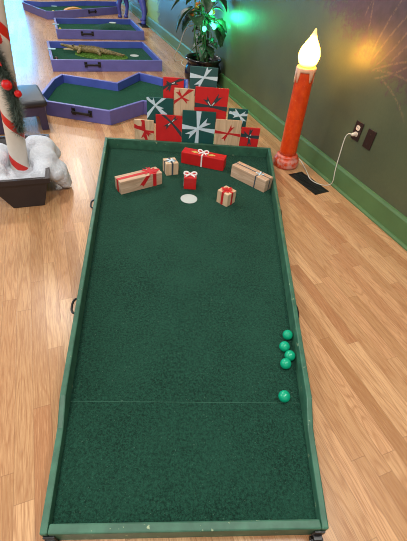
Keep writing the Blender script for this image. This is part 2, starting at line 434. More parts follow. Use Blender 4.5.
def handle_bm(L=.1, out=.032):      # bow handle along y, sticking out to +x
    bm = bmesh.new(); pts = [(0, -L/2, 0), (out*.7, -L/2*.86, 0), (out, -L/2*.4, 0), (out, L/2*.4, 0), (out*.7, L/2*.86, 0), (0, L/2, 0)]
    tube(bm, catmull(pts, 5), .005, 8)
    for sgn in (-1, 1): box(bm, -.001, .004, sgn*L/2-.016, sgn*L/2+.016, -.013, .013)
    return bm
for s, y in ((-1, 1.545), (-1, .78), (1, 1.555), (1, .782)):
    o = link('handle', handle_bm(.085, .026 if s < 0 else .017), M['black'], course, smooth=True); o['label'] = 'black bow carrying handle on the side rail'
    o.location = (s*hw(y), y, .066); tilt = math.atan2(HW1-HW0, LEN); o.rotation_euler = (0, 0, -tilt if s > 0 else math.pi+tilt)
for s in (-1, 1):
    bm = bmesh.new(); x = s*(hw(0)-.021)
    box(bm, x-.015, x+.015, -.006, 0, .02, .062)
    for q in (-.011, .011):
        b2 = [(0, q-.006, 0)]
        seg = 14; ra = .013
        A = [bm.verts.new((x+q-.006, -.016+ra*math.cos(2*math.pi*k/seg), .013+ra*math.sin(2*math.pi*k/seg))) for k in range(seg)]
        B = [bm.verts.new((x+q+.006, -.016+ra*math.cos(2*math.pi*k/seg), .013+ra*math.sin(2*math.pi*k/seg))) for k in range(seg)]
        bm.faces.new(A[::-1]); bm.faces.new(B)
        for k in range(seg): bm.faces.new((A[k], A[(k+1) % seg], B[(k+1) % seg], B[k]))
    box(bm, x-.013, x+.013, -.018, -.004, .024, .034)
    c = link('caster', bm, M['black'], course, bevel=.0015); c['label'] = 'black caster wheel on the near corner'
    bm = bmesh.new(); tube(bm, [(x-.020, -.016, .013), (x+.020, -.016, .013)], .004, 8); link('axle', bm, M['metal'], c)
bm = bmesh.new(); lathe(bm, [(0, CZ), (.052, CZ), (.052, CZ+.0012), (.046, CZ+.0024), (.044, CZ+.0014), (0, CZ+.0012)], 40, (.001, 1.684), close=False)
o = link('cup', bm, M['cup'], course, smooth=False); o['label'] = 'pale round cup plate set in the carpet'

# golf balls
gb = bpy.data.meshes.new('golf_ball'); bm = ball_bm(.0213, 4)
vs = bm.verts[:]
gold = math.pi*(3-math.sqrt(5)); dirs = []
for k in range(150):
    zz = 1-2*(k+.5)/150; rr = math.sqrt(1-zz*zz); dirs.append(Vector((rr*math.cos(k*gold), rr*math.sin(k*gold), zz)))
for v in vs:
    nrm = v.co.normalized(); dmin = max(nrm.dot(q) for q in dirs)
    v.co = nrm*(.0213-.0006*max(0, 1-(1-dmin)/.006))
bm.to_mesh(gb); bm.free(); gb.materials.append(M['ball'])
for p in gb.polygons: p.use_smooth = True
ball_labels = ['green golf ball farthest up the row, touching the right rail', 'green golf ball second from the top of the row', 'green golf ball third down the row, against the right rail', 'lowest of the four green golf balls bunched at the right rail', 'single green golf ball apart from the others, nearest the carpet seam']
for k, (x, y) in enumerate(((.414, .655), (.384, .598), (.397, .556), (.373, .520), (.341, .388))):
    x = min(x, hw(y)-T-.0215)
    o = bpy.data.objects.new('golf_ball', gb); COL.objects.link(o); o.location = P(x, y, CZ+.0213); o.rotation_euler = (k, 2*k, .5*k)
    tag(o, ball_labels[k], 'golf ball', 'green golf balls on the front course')

# ------------------------------------------------------------------ gift blocks on the green
def flat_poly(bm, pts, z, th=.0012):
    slab(bm, [(x, y, z) for x, y in pts], (0, 0, th))
def gift_block(name_label, x, y, rz, L, D, Hh, mat, parts):
    o = thing('gift_block', name_label, 'gift block', P(x-.004, y+.012, CZ), PA+R(rz), 'gift blocks on the green')
    bm = bmesh.new(); box(bm, -L/2, L/2, -D/2, D/2, 0, Hh); link('block', bm, M[mat], o, bevel=.003)
    for nm, mt, fn in parts:
        bm = bmesh.new(); fn(bm, L/2, D/2, Hh); link(nm, bm, M[mt], o)
    return o
E_ = .0012
def band_x(bm, hx, hy, h, yc=0, w=.022, ends=True):      # ribbon running the length over top and both ends
    box(bm, -hx-E_, hx+E_, yc-w/2, yc+w/2, h-.0005, h+E_)
    for s in (-1, 1): box(bm, min(s*hx, s*(hx+E_)), max(s*hx, s*(hx+E_)), yc-w/2, yc+w/2, 0.001, h)
def band_y(bm, hx, hy, h, xc=0, w=.022):                 # ribbon running across, over top and front/back faces
    box(bm, xc-w/2, xc+w/2, -hy-E_, hy+E_, h-.0005, h+E_)
    for s in (-1, 1): box(bm, xc-w/2, xc+w/2, min(s*hy, s*(hy+E_)), max(s*hy, s*(hy+E_)), 0.001, h)
def bow_flat(bm, xc, yc, h, r, n=5, wd=.5, rot=0):
    for k in range(n):
        a = rot+2*math.pi*k/n; u = Vector((math.cos(a), math.sin(a))); v = Vector((-u.y, u.x)); c = Vector((xc, yc))
        pts = [c-v*r*.08, c+u*r-v*r*wd*.5, c+u*r*.8, c+u*r+v*r*wd*.5, c+v*r*.08]
        flat_poly(bm, [tuple(q) for q in pts], h+E_+.0003*k, .001)
def loop_bow(bm, xc, yc, h, r, tube_r=.006, rot=0):      # a tied bow standing up: two loops, two tails, a knot
    M2 = Matrix.Translation((xc, yc, h)) @ Matrix.Rotation(rot, 4, 'Z')
    for s in (-1, 1):
        pts = [(0, 0, .006), (s*r*.5, .004, .020), (s*r, .004, .018), (s*r*1.05, -.002, .008), (s*r*.55, -.004, .004), (0, 0, .006)]
        tube(bm, [M2 @ Vector(p) for p in catmull(pts, 5)], tube_r, 6)
        pts = [(0, 0, .006), (s*r*.45, -r*.4, .005), (s*r*.8, -r*.8, .004)]
        tube(bm, [M2 @ Vector(p) for p in catmull(pts, 5)], tube_r*.8, 6)
    bmesh.ops.create_icosphere(bm, subdivisions=2, radius=tube_r*1.5, matrix=M2 @ Matrix.Translation((0, 0, .008)))

B = .084
def lw_ribbon(bm, hx, hy, h):
    band_x(bm, hx, hy, h, .0, .022); band_y(bm, hx, hy, h, hx*.62, .024)
def lw_bow(bm, hx, hy, h):
    bow_flat(bm, hx*.55, .004, h, .052, 6, .6, .3)
    # long tail falling over the front face
    slab(bm, [(hx*.42, -hy-E_, h), (hx*.22, -hy-E_, h), (-hx*.12, -hy-E_, h*.36), (-hx*.02, -hy-E_, h*.38), (hx*.06, -hy-E_, h*.2)], (0, E_, 0))
gift_block('long bare wood gift block with red ribbon and star bow at left of green', -.322+.01, 1.790, 33, .287, B, B, 'wood_x', [('ribbon', 'rib_red', lw_ribbon), ('bow', 'rib_red', lw_bow)])
def sc_ribbon(bm, hx, hy, h):
    band_x(bm, hx, hy, h, 0, .012); band_y(bm, hx, hy, h, 0, .012)
def sc_bow(bm, hx, hy, h): bow_flat(bm, 0, 0, h, .034, 4, .7, .78)
gift_block('small bare wood cube with grey ribbon and pale green bow beside long red block', -.122, 1.995, 20, .085, .085, .085, 'wood_z', [('ribbon', 'rib_navy', sc_ribbon), ('bow', 'rib_pale', sc_bow)])
def rl_ribbon(bm, hx, hy, h): band_y(bm, hx, hy, h, -.006, .010)
def rl_bow(bm, hx, hy, h): loop_bow(bm, -.006, 0, h, .034, .0045)
def rl_leaf(s):
    return lambda bm, hx, hy, h: flat_poly(bm, [(-.006+s*.03, -.012), (-.006+s*.06, -.02), (-.006+s*.09, -.002), (-.006+s*.06, .014)][::s], h, .001)
gift_block('long red gift block with thin white tied bow near far rail', .108, 2.135, -17, .31, .084, .084, 'red', [('ribbon', 'rib_white', rl_ribbon), ('bow', 'rib_white', rl_bow), ('leaf_mark', 'rib_gold', rl_leaf(-1)), ('leaf_mark', 'rib_gold', rl_leaf(1))])
def rc_ribbon(bm, hx, hy, h): band_x(bm, hx, hy, h, 0, .008)
def rc_bow(bm, hx, hy, h): loop_bow(bm, 0, 0, h, .036, .0055)
gift_block('small red gift cube with big white bow right behind the cup', .010, 1.822, 0, .078, .078, .080, 'red', [('ribbon', 'rib_white', rc_ribbon), ('bow', 'rib_white', rc_bow)])
def wc_ribbon(bm, hx, hy, h): band_x(bm, hx, hy, h, 0, .016); band_y(bm, hx, hy, h, 0, .016)
def wc_bow(bm, hx, hy, h): bow_flat(bm, 0, 0, h, .034, 4, .5, .78)
gift_block('bare wood gift cube with red ribbon turned cornerwise right of the cup', .233, 1.657, 47, .083, .083, .084, 'wood_z', [('ribbon', 'rib_red', wc_ribbon), ('bow', 'rib_red', wc_bow)])
def rw_ribbon(bm, hx, hy, h): band_x(bm, hx, hy, h, .004, .008); band_y(bm, hx, hy, h, hx*.42, .008)
def rw_bow(bm, hx, hy, h): bow_flat(bm, hx*.42, .004, h, .03, 4, .5, .4)
gift_block('long bare wood gift block with thin navy ribbon against the right rail', .4225, 1.920, -44, .283, B, .086, 'wood_x', [('ribbon', 'rib_navy', rw_ribbon), ('bow', 'rib_pale', rw_bow)])

# ------------------------------------------------------------------ flat gift panels behind the far rail
def clip(pts, x0, x1, z0, z1):
    def cut(ps, f):
        out = []
        for i in range(len(ps)):
            a, b = ps[i], ps[(i+1) % len(ps)]; fa, fb = f(a), f(b)
            if fa >= 0: out.append(a)
            if (fa >= 0) != (fb >= 0):
                t = fa/(fa-fb); out.append((a[0]+(b[0]-a[0])*t, a[1]+(b[1]-a[1])*t))
        return out
    for f in (lambda p: p[0]-x0, lambda p: x1-p[0], lambda p: p[1]-z0, lambda p: z1-p[1]):
        pts = cut(pts, f)
        if len(pts) < 3: return None
    return pts
PT = .012
def gift_panel(label, layer, x0, x1, z0, z1, mat, rmat, c, arms, tails, knot=None, sx=.5):
    y = 2.356+.028*layer
    o = thing('gift_cutout', label, 'gift cutout', P((x0+x1)/2, y, 0), PA, 'flat gift cutouts stacked behind the far rail')
    X = lambda x: x-(x0+x1)/2
    bm = bmesh.new(); box(bm, X(x0), X(x1), 0, PT, z0, z1); link('board', bm, M[mat], o, bevel=.001)
    bm = bmesh.new(); s = X(x0+(x1-x0)*sx); box(bm, s-.012, s+.012, PT, PT+.014, 0, z1-.02); link('support_post', bm, M['wood_z'], o)
    bm = bmesh.new(); cx, cz = c; k = 0
    for a, L, w0, w1 in arms:
        u = Vector((math.cos(R(a)), math.sin(R(a)))); v = Vector((-u.y, u.x)); C2 = Vector((cx, cz))
        pts = clip([tuple(C2-v*w0/2), tuple(C2+u*L-v*w1/2), tuple(C2+u*L+v*w1/2), tuple(C2+v*w0/2)], x0, x1, z0, z1)
        if pts: slab(bm, [(X(p), 0, q) for p, q in pts], (0, -.0009-.00015*k, 0)); k += 1
    link('ribbon', bm, M[rmat], o)
    bm = bmesh.new()
    for a, L, w in tails:
        u = Vector((math.cos(R(a)), math.sin(R(a)))); v = Vector((-u.y, u.x)); C2 = Vector((cx, cz))
        pts = clip([tuple(C2-v*.004), tuple(C2+u*L-v*w/2), tuple(C2+u*L*.72), tuple(C2+u*L+v*w/2), tuple(C2+v*.004)], x0, x1, z0, z1)
        if pts: slab(bm, [(X(p), -.0008, q) for p, q in pts], (0, -.0014-.00015*k, 0)); k += 1
    r = .009
    slab(bm, [(X(cx)+r*math.cos(t*.785), -.0008, cz+r*math.sin(t*.785)) for t in range(8)], (0, -.003, 0))
    b = link('bow', bm, M[rmat], o)
    if knot:
        bm = bmesh.new()
        for a, L in knot:
            u = Vector((math.cos(R(a)), math.sin(R(a)))); v = Vector((-u.y, u.x)); C2 = Vector((cx, cz))
            pts = [tuple(C2+u*.008-v*.002), tuple(C2+u*L-v*.003), tuple(C2+u*L+v*.003), tuple(C2+u*.008+v*.002)]
            slab(bm, [(X(p), -.0008, q) for p, q in pts], (0, -.0035, 0))
        link('edge_stitch', bm, M['rib_white'], b)
    return o
gift_panel('square bare wood panel with red ribbon at left end of bottom row', 0, -.402, -.262, .103, .252, 'wood_z', 'rib_red', (-.326, .176),
           [(158, .1, .01, .034), (100, .1, .01, .03), (-82, .1, .01, .024), (-5, .1, .01, .024)], [(128, .055, .034), (-40, .05, .03), (-105, .06, .03)], sx=.3)
gift_panel('red panel with dark grey diagonal ribbon, second from left in bottom row', 0, -.247, -.059, .103, .297, 'red_panel', 'rib_dark', (-.137, .250),
           [(-48, .2, .012, .034), (140, .11, .012, .022)], [(44, .056, .024), (-138, .062, .03)], [(44, .03), (-138, .03)], sx=.25)
gift_panel('large dark green panel with pale blue cross ribbon in middle of bottom row', 0, -.058, .180, .103, .339, 'green_panel', 'rib_pale', (.057, .217),
           [(90, .14, .014, .040), (-92, .14, .016, .032), (176, .14, .012, .040), (-6, .14, .012, .036)], [(38, .098, .046), (-142, .098, .046)], sx=.5)
gift_panel('square bare wood panel with red ribbon, second from right in bottom row', 0, .182, .372, .103, .293, 'wood_z', 'rib_red', (.279, .197),
           [(176, .12, .008, .028), (-6, .12, .008, .026)], [(62, .066, .030), (-122, .062, .03)], sx=.5)
gift_panel('small red panel with dark grey ribbon at right end of bottom row', 0, .376, .515, .103, .248, 'red_panel', 'rib_dark', (.441, .184),
           [(172, .08, .02, .026), (0, .08, .02, .026)], [(82, .062, .026), (-82, .068, .03), (150, .06, .026)], [(60, .02), (200, .02), (-60, .02)], sx=.75)
gift_panel('dark green panel with white crossed ribbon at left of middle row', 1, -.310, -.126, .222, .399, 'green_panel', 'rib_pale', (-.252, .349),
           [(140, .14, .010, .030), (40, .14, .010, .026), (-128, .16, .010, .034), (-42, .10, .010, .036)], [(118, .05, .03), (-30, .06, .034)], sx=.9)
gift_panel('tall bare wood panel with red bow in middle of middle row', 1, -.119, .019, .264, .470, 'wood_z', 'rib_red', (-.067, .415),
           [(42, .11, .008, .034), (-146, .1, .008, .028)], [(128, .052, .028), (-32, .054, .028)], sx=.06)
gift_panel('large red panel with dark grey ribbon right of centre in middle row', 1, .024, .255, .262, .489, 'red_panel', 'rib_dark', (.140, .368),
           [(178, .14, .012, .036), (-6, .14, .012, .036)], [(128, .072, .036), (52, .100, .036)], [(128, .04), (52, .035)], sx=.5)
gift_panel('small dark green panel with white ribbon at right end of middle row', 1, .268, .408, .226, .364, 'green_panel', 'rib_pale', (.352, .320),
           [(166, .08, .008, .020), (8, .08, .008, .020)], [(142, .060, .030), (-50, .062, .034), (-172, .05, .022), (28, .05, .022)], sx=.3)
gift_panel('small red panel with dark grey bow at upper left, half hidden', 2, -.197, -.057, .384, .525, 'red_panel', 'rib_dark', (-.146, .487),
           [(24, .10, .008, .022), (-150, .08, .008, .024)], [(12, .05, .026), (-110, .052, .026), (168, .034, .024)], [(18, .03)], sx=.5)
gift_panel('dark teal panel with pale crossed ribbon at very top of the stack', 2, -.018, .169, .418, .603, 'teal_panel', 'rib_pale', (.078, .542),
           [(176, .12, .010, .036), (-2, .12, .010, .032)], [(62, .072, .036), (-128, .078, .04)], sx=.5)

# ------------------------------------------------------------------ giant candle
cd = thing('candle', 'tall red orange light-up candle with glowing flame beside the green wall', 'candle', (.541, 2.576, 0))
cd.rotation_euler = (0, R(-1.9), 0)
bm = bmesh.new(); lathe(bm, [(.076, 0), (.093, .003), (.097, .02), (.096, .048), (.090, .064), (.082, .070), (.082, .078), (.078, .088), (.068, .094), (.064, .095)], 40); link('base', bm, M['candle'], cd, smooth=True)
bm = bmesh.new(); prof = [(.064, .088), (.063, .12), (.062, .2), (.0615, .3), (.0605, .45), (.0595, .55), (.059, .64), (.0585, .664), (.054, .670), (.03, .672)]
lathe(bm, prof, 40)
for v in bm.verts:
    a = math.atan2(v.co.y, v.co.x); w = 1+.02*mnoise.noise(Vector((math.cos(a)*1.5, math.sin(a)*1.5, v.co.z*9))); v.co.x *= w; v.co.y *= w
link('shaft', bm, M['candle'], cd, smooth=True)
bm = bmesh.new(); seg = 72; top = []; rim = []; rim2 = []; mid = []; bot = []
rnd = random.Random(3); dl = [0]*seg
for k in range(9):
    c0 = rnd.uniform(0, seg); L = rnd.uniform(.03, .085); wdt = rnd.uniform(1.6, 2.8)
    for q in range(seg):
        d = min(abs(q-c0), seg-abs(q-c0)); dl[q] = max(dl[q], L*max(0, 1-(d/wdt)**2)**.5 if d < wdt else 0)
for k in range(seg):
    a = 2*math.pi*k/seg; d = .016+dl[k]; c, s = math.cos(a), math.sin(a)
    for lst, r, z in ((top, .050, .676), (rim, .060, .678), (rim2, .0655, .670), (mid, .0655, .668-d*.6), (bot, .0655, .668-d)): lst.append(bm.verts.new((r*c, r*s, z)))
inn = [bm.verts.new((.057*math.cos(2*math.pi*k/seg), .057*math.sin(2*math.pi*k/seg), .668-.016-dl[k]-.004)) for k in range(seg)]
for A, B2 in ((top, rim), (rim, rim2), (rim2, mid), (mid, bot), (bot, inn)):
    for k in range(seg): bm.faces.new((A[k], A[(k+1) % seg], B2[(k+1) % seg], B2[k]))
bm.faces.new(top)
o = link('wax_drips', bm, M['wax'], cd, smooth=True); o['label'] = 'pale wax dripping from the rim'
bm = bmesh.new(); prof = [(.022, .672), (.042, .682), (.057, .700), (.066, .725), (.067, .745), (.062, .768), (.051, .790), (.037, .812), (.024, .832), (.015, .850), (.010, .866), (.006, .878), (0, .884)]
lathe(bm, prof, 36, close=False)
for v in bm.verts:
    k = max(0, (v.co.z-.76)/.12); v.co.x += .006*k*k
o = link('flame', bm, M['flame'], cd, smooth=True); o['label'] = 'glowing teardrop flame'

# ------------------------------------------------------------------ wall plates, cord, floor registers
def wp(s, off, z): return wn*(WD-off)+wt*s+Vector((0, 0, z))
def plate(label, s, z, kind):
    o = thing(kind, label, 'wall plate' if kind == 'blank_plate' else 'outlet', wp(s, 0, z), WA+R(90))
    bm = bmesh.new(); box(bm, -.035, .035, 0, .006, -.057, .057); link('cover_plate', bm, M['plate'], o, bevel=.002)
    return o
op = plate('dark brown wall outlet with white cord plugged into its lower socket', 1.742, .403, 'wall_outlet')
for dz in (.02, -.02):
    bm = bmesh.new(); pts = [(.0165*max(-1, min(1, 1.25*math.cos(t*math.pi/10))), .0145*math.sin(t*math.pi/10)*1.05) for t in range(20)]
    slab(bm, [(x, .005, z+dz) for x, z in pts], (0, .003, 0)); s_ = link('socket', bm, M['ivory'], op); s_['label'] = 'ivory socket face'
    bm = bmesh.new()
    for x in (-.006, .006): box(bm, x-.001, x+.001, .0078, .0084, dz-.001, dz+.007)
    box(bm, -.0015, .0015, .0078, .0084, dz-.008, dz-.005); link('slot', bm, M['black'], s_)
bp = plate('dark brown blank wall plate to the right of the outlet', 1.623, .399, 'blank_plate')
for dz in (.03, -.03):
    bm = bmesh.new(); o2 = ball_bm(.003, 2, (0, .006, dz)); o2_ = link('screw', o2, M['plate'], bp)
    bm.free()
pc = thing('power_cord', 'thin white power cord from wall outlet over the black floor vent to candle', 'cord', (0, 0, 0))
pts = [wp(1.742, .034, .383), wp(1.762, .048, .380), wp(1.775, .052, .345), wp(1.765, .056, .25), wp(1.755, .054, .13), wp(1.745, .048, .05), (.840, 2.322, .005), (.784, 2.308, .004), (.73, 2.332, .0075), (.701, 2.384, .0085), (.698, 2.45, .0075), (.69, 2.56, .004), (.675, 2.66, .004), (.655, 2.69, .005), (.63, 2.675, .010)]
bm = bmesh.new(); tube(bm, catmull(pts, 8), .0032, 7); link('cord', bm, M['cord'], pc, smooth=True)
bm = bmesh.new(); tube(bm, [wp(1.742, .009, .383), wp(1.742, .013, .383), wp(1.742, .034, .383), wp(1.742, .040, .383)], [.012, .0135, .011, .005], 12); link('plug', bm, M['ivory'], pc, smooth=True)
def register(label, cx, cy, L=.255, Wd=.125, rz=WA+R(90)):
    o = thing('floor_vent', label, 'floor vent', (cx, cy, 0), rz, None)
    bm = bmesh.new()
    for a in ((-L/2, L/2, -Wd/2, -Wd/2+.012), (-L/2, L/2, Wd/2-.012, Wd/2), (-L/2, -L/2+.012, -Wd/2, Wd/2), (L/2-.012, L/2, -Wd/2, Wd/2)): box(bm, *a, 0, .004)
    link('frame', bm, M['black'], o)
    bm = bmesh.new(); nn = 16
    for k in range(nn):
        x = -L/2+.012+(L-.024)*(k+.5)/nn; slab(bm, [(x-.005, -Wd/2+.01, .001), (x+.003, -Wd/2+.01, .0035), (x+.005, -Wd/2+.01, .003), (x-.003, -Wd/2+.01, .0005)], (0, Wd-.02, 0))
    box(bm, -L/2+.01, L/2-.01, -.004, .004, .0005, .0038); box(bm, -L/2+.01, L/2-.01, -Wd/2+.01, Wd/2-.01, 0, .0006)
    link('louver_grille', bm, M['black'], o)
register('black floor vent between candle and wall outlet, white cord lying over it', .686, 2.323, .30, .125, R(-58)+R(180))
register('small black floor vent far back by blue statue legs', -1.545, 7.51, .42, .17, WA+R(90))

# ------------------------------------------------------------------ blue courses at the back
def offset_poly(pts, d):
    n = len(pts); out = []
    for i in range(n):
        p0, p1, p2 = Vector(pts[i-1]), Vector(pts[i]), Vector(pts[(i+1) % n])
        a = (p1-p0).normalized(); b = (p2-p1).normalized()
        na = Vector((-a.y, a.x)); nb = Vector((-b.y, b.x)); m_ = (na+nb); m_ = m_/max(.2, m_.dot(na))
        out.append(tuple(p1+m_*d))
    return out
def bar_handle_bm(L=.15):
    bm = bmesh.new()
    for s in (-1, 1):
        box(bm, s*L/2-.016, s*L/2+.016, -.006, 0, -.028, .028); box(bm, s*L/2-.008, s*L/2+.008, -.03, -.004, -.009, .009)
    box(bm, -L/2, L/2, -.034, -.022, -.010, .010); return bm
def blue_course(label, pts, handle, Hh=.118, cups=(), plaque=None, mound=None):
    """pts counter-clockwise outline on the floor; every side is a rail of its own"""
    base = Vector(pts[0]).to_3d(); o = thing('mini_golf_course', label, 'mini golf course', base, 0, 'blue framed courses at the back')
    L = [(x-base.x, y-base.y) for x, y in pts]; inn = offset_poly(L, .028)
    n = len(L)
    for i in range(n):
        j = (i+1) % n; bm = bmesh.new()
        quad = [L[i], L[j], inn[j], inn[i]]; prism(bm, quad, 0, Hh)
        ed = Vector(L[j])-Vector(L[i]); ln_ = Vector((-ed.y, ed.x)).normalized()
        for f_ in bm.faces:
            m_ = f_.calc_center_median()
            if (m_.xy-Vector(L[i])).dot(ln_) > .02: f_.material_index = 1
        link('rail', bm, [M['blue'], M['blue_top']], o, bevel=.003)
    bm = bmesh.new(); prism(bm, inn, .004, .044); link('carpet', bm, M['carpet2'], o)
    if handle:
        (hx, hy), ang = handle; h_ = link('handle', bar_handle_bm(), M['black'], o, bevel=.002); h_.location = (hx-base.x, hy-base.y, .072); h_.rotation_euler = (0, 0, ang); h_['label'] = 'black bar carrying handle'
    for cx, cy, cz in cups:
        bm = bmesh.new(); lathe(bm, [(0, 0), (.056, 0), (.056, .002), (.05, .003), (0, .003)], 28, close=False); c_ = link('cup', bm, M['cup'], o); c_.location = (cx-base.x, cy-base.y, cz); c_['label'] = 'pale round cup plate'
    if plaque:
        (qx, qy), ang = plaque; bm = bmesh.new(); box(bm, -.045, .045, -.02, .02, 0, .010); p_ = link('rail_plaque', bm, M['aqua'], o, bevel=.002); p_.location = (qx-base.x, qy-base.y, Hh); p_.rotation_euler = (0, 0, ang); p_['label'] = 'pale aqua plaque lying across the rail top'
    if mound:
        mx, my, ang = mound; bm = bmesh.new(); nx, ny = 25, 13; g = []
        for a in range(nx):
            for b in range(ny):
                u, v = a/(nx-1)*2-1, b/(ny-1)*2-1; h_ = .075*max(0, 1-u*u)**1.0*max(0, 1-v*v)**.5
                g.append(bm.verts.new((u*.31, v*.20, h_)))
        for a in range(nx-1):
            for b in range(ny-1): bm.faces.new((g[a*ny+b], g[(a+1)*ny+b], g[(a+1)*ny+b+1], g[a*ny+b+1]))
        m_ = link('mound', bm, M['carpet'], o, smooth=True); m_.location = (mx-base.x, my-base.y, .0445); m_.rotation_euler = (0, 0, ang); m_['label'] = 'dark green carpeted mound'
    return o
c1 = [(-1.50, 3.025), (-.922, 2.955), (-.705, 3.285), (-.30, 3.262), (-.385, 4.10), (-.65, 4.045), (-.935, 4.165), (-1.066, 3.735), (-1.650, 3.815), (-1.668, 3.62), (-1.60, 3.16)]
blue_course('zigzag blue framed putting course right behind the gift panels', c1, ((-1.172, 2.985), R(-7)))
c2 = [(-1.930, 4.258), (-.768, 4.733), (-1.176, 5.625), (-2.315, 5.085)]
a2 = math.atan2(.475, 1.162)
blue_course('rectangular blue framed course with a crocodile on its carpet', c2, ((-1.523+.0, 4.424), a2), cups=[(-1.200, 5.141, .045)], plaque=((-2.095, 4.70), R(10)))
c3 = [(-2.470, 5.808), (-1.305, 6.325), (-1.708, 7.222), (-2.813, 6.605)]
a3 = math.atan2(.517, 1.165)
blue_course('rectangular blue framed course with a dark green mound on its carpet', c3, ((-2.081, 5.981), a3), cups=[(-1.90, 6.72, .118)], plaque=((-2.585, 6.10), R(10)), mound=(-1.88, 6.64, a3))
c4 = [(-3.83, 7.72), (-3.14, 7.09), (-3.03, 7.16), (-2.21, 8.42), (-2.42, 9.05), (-2.98, 8.66), (-3.60, 7.98), (-3.90, 7.91)]
a4 = math.atan2(8.42-7.16, .82)
blue_course('angled blue framed course farthest back holding an orange wedge', c4, ((-2.585, 7.845), a4), cups=[(-2.50, 8.55, .045)], plaque=((-3.2, 7.62), R(20)))
def small_ball(x, y, mat, label, z=.0445):
    o = bpy.data.objects.new('golf_ball', gbs[mat]); COL.objects.link(o); o.location = (x, y, z+.0213); tag(o, label, 'golf ball', 'loose balls at left ends of blue courses')
gbs = {}
for k in ('ball_yellow', 'ball_white', 'ball_dark'):
    me = bpy.data.meshes.new('golf_ball'); bm = ball_bm(.0213, 3); bm.to_mesh(me); bm.free(); me.materials.append(M[k]); gbs[k] = me
    for p in me.polygons: p.use_smooth = True
small_ball(-2.535, 6.105, 'ball_yellow', 'yellow ball by left rail of the blue course with the mound')
small_ball(-2.495, 6.02, 'ball_white', 'white ball by left rail of the blue course with the mound')
small_ball(-2.455, 5.925, 'ball_dark', 'dark red ball in near left corner of the blue course with the mound')
small_ball(-1.945, 4.44, 'ball_white', 'white ball in near left corner of the blue course with crocodile')
small_ball(-1.985, 4.53, 'ball_dark', 'dark red ball by left rail of the blue course with crocodile')
small_ball(-3.16, 7.45, 'ball_yellow', 'yellow ball on the farthest blue course')

# orange wedge on the farthest course
bm = bmesh.new(); pts = [(-.20, 0)]+[(-.185+.038*k, .012+.04*math.sin(math.pi*(k+.6)/10)) for k in range(10)]+[(.20, 0)]
slab(bm, [(x, 0, z) for x, z in pts], (0, .12, 0)); o = link('foam_wedge', bm, M['orange']); o.location = (-2.90, 7.88, .0445); o.rotation_euler = (0, 0, a4-R(22))
tag(o, 'low curved orange wedge lying on the farthest blue course', 'wedge')

# crocodile on a patch of artificial grass
def skin_mesh(name, verts, edges, radii, mat, parent=None, sub=2, root=0):
    me = bpy.data.meshes.new(name); me.from_pydata(verts, edges, []); me.materials.append(mat)
    o = bpy.data.objects.new(name, me); COL.objects.link(o)
    sk = o.modifiers.new('skin', 'SKIN'); lay = me.skin_vertices[0].data if me.skin_vertices else None
    if lay is None:
        bpy.context.view_layer.objects.active = o
        lay = me.skin_vertices[0].data
    for i, r in enumerate(radii): lay[i].radius = r if isinstance(r, tuple) else (r, r)
    for i in range(len(verts)): lay[i].use_root = (i == root)
    sk.use_smooth_shade = True; sk.branch_smoothing = .4
    s = o.modifiers.new('sub', 'SUBSURF'); s.levels = sub; s.render_levels = sub
    dg = bpy.context.evaluated_depsgraph_get(); ev = bpy.data.meshes.new_from_object(o.evaluated_get(dg))
    o.modifiers.clear(); o.data = ev; ev.name = name
    if not ev.materials: ev.materials.append(mat)
    for p in ev.polygons: p.use_smooth = True
    if parent is not None: o.parent = parent
    return o
croc = thing('crocodile', 'brown model crocodile with open jaws lying on grass in blue course', 'crocodile', (-1.655, 4.985, .045), R(2))
V = [(-.10, 0, .048), (-.20, 0, .050), (-.27, 0, .052), (-.34, 0, .062), (-.44, 0, .076), (.02, 0, .047), (.12, 0, .041), (.21, 0, .034), (.30, .008, .026), (.37, .015, .02),
     (-.18, -.065, .035), (-.215, -.085, .016), (-.18, .065, .035), (-.215, .085, .016), (.06, -.065, .034), (.085, -.09, .016), (.06, .065, .034), (.085, .09, .016)]
Ed = [(0, 1), (1, 2), (2, 3), (3, 4), (0, 5), (5, 6), (6, 7), (7, 8), (8, 9), (1, 10), (10, 11), (1, 12), (12, 13), (5, 14), (14, 15), (5, 16), (16, 17)]
Rd = [.040, .037, .031, .021, .013, .040, .033, .025, .016, .008, .022, .014, .022, .014, .024, .015, .024, .015]
body = skin_mesh('body', V, Ed, Rd, M['croc'], croc)
jaw = skin_mesh('lower_jaw', [(-.26, 0, .040), (-.33, 0, .034), (-.41, 0, .026)], [(0, 1), (1, 2)], [(.026, .026), (.022, .014), (.014, .008)], M['mouth'], croc); jaw['label'] = 'pale lower jaw held open'
for s in (-1, 1):
    link('eye', ball_bm(.010, 2, (-.275, s*.02, .080)), M['black'], croc, smooth=True)
for yy in (-.016, .016):
    bm = bmesh.new()
    for k in range(26):
        x = -.2+.021*k; zt = .090-.0011*max(0, k-8)**1.45 if k > 8 else .089; r = .010
        box(bm, x-.011, x+.011, yy-.003, yy+.003, zt-.02, zt-.008)
        v0 = [bm.verts.new((x-r, yy, zt-.012)), bm.verts.new((x+r, yy-.005, zt-.012)), bm.verts.new((x+r, yy+.005, zt-.012))]; tp = bm.verts.new((x+.004, yy, zt+.009))
        bm.faces.new(v0); [bm.faces.new((v0[i], v0[(i+1) % 3], tp)) for i in range(3)]
    link('back_ridge', bm, M['croc'], croc)
bm = bmesh.new(); rnd = random.Random(5)
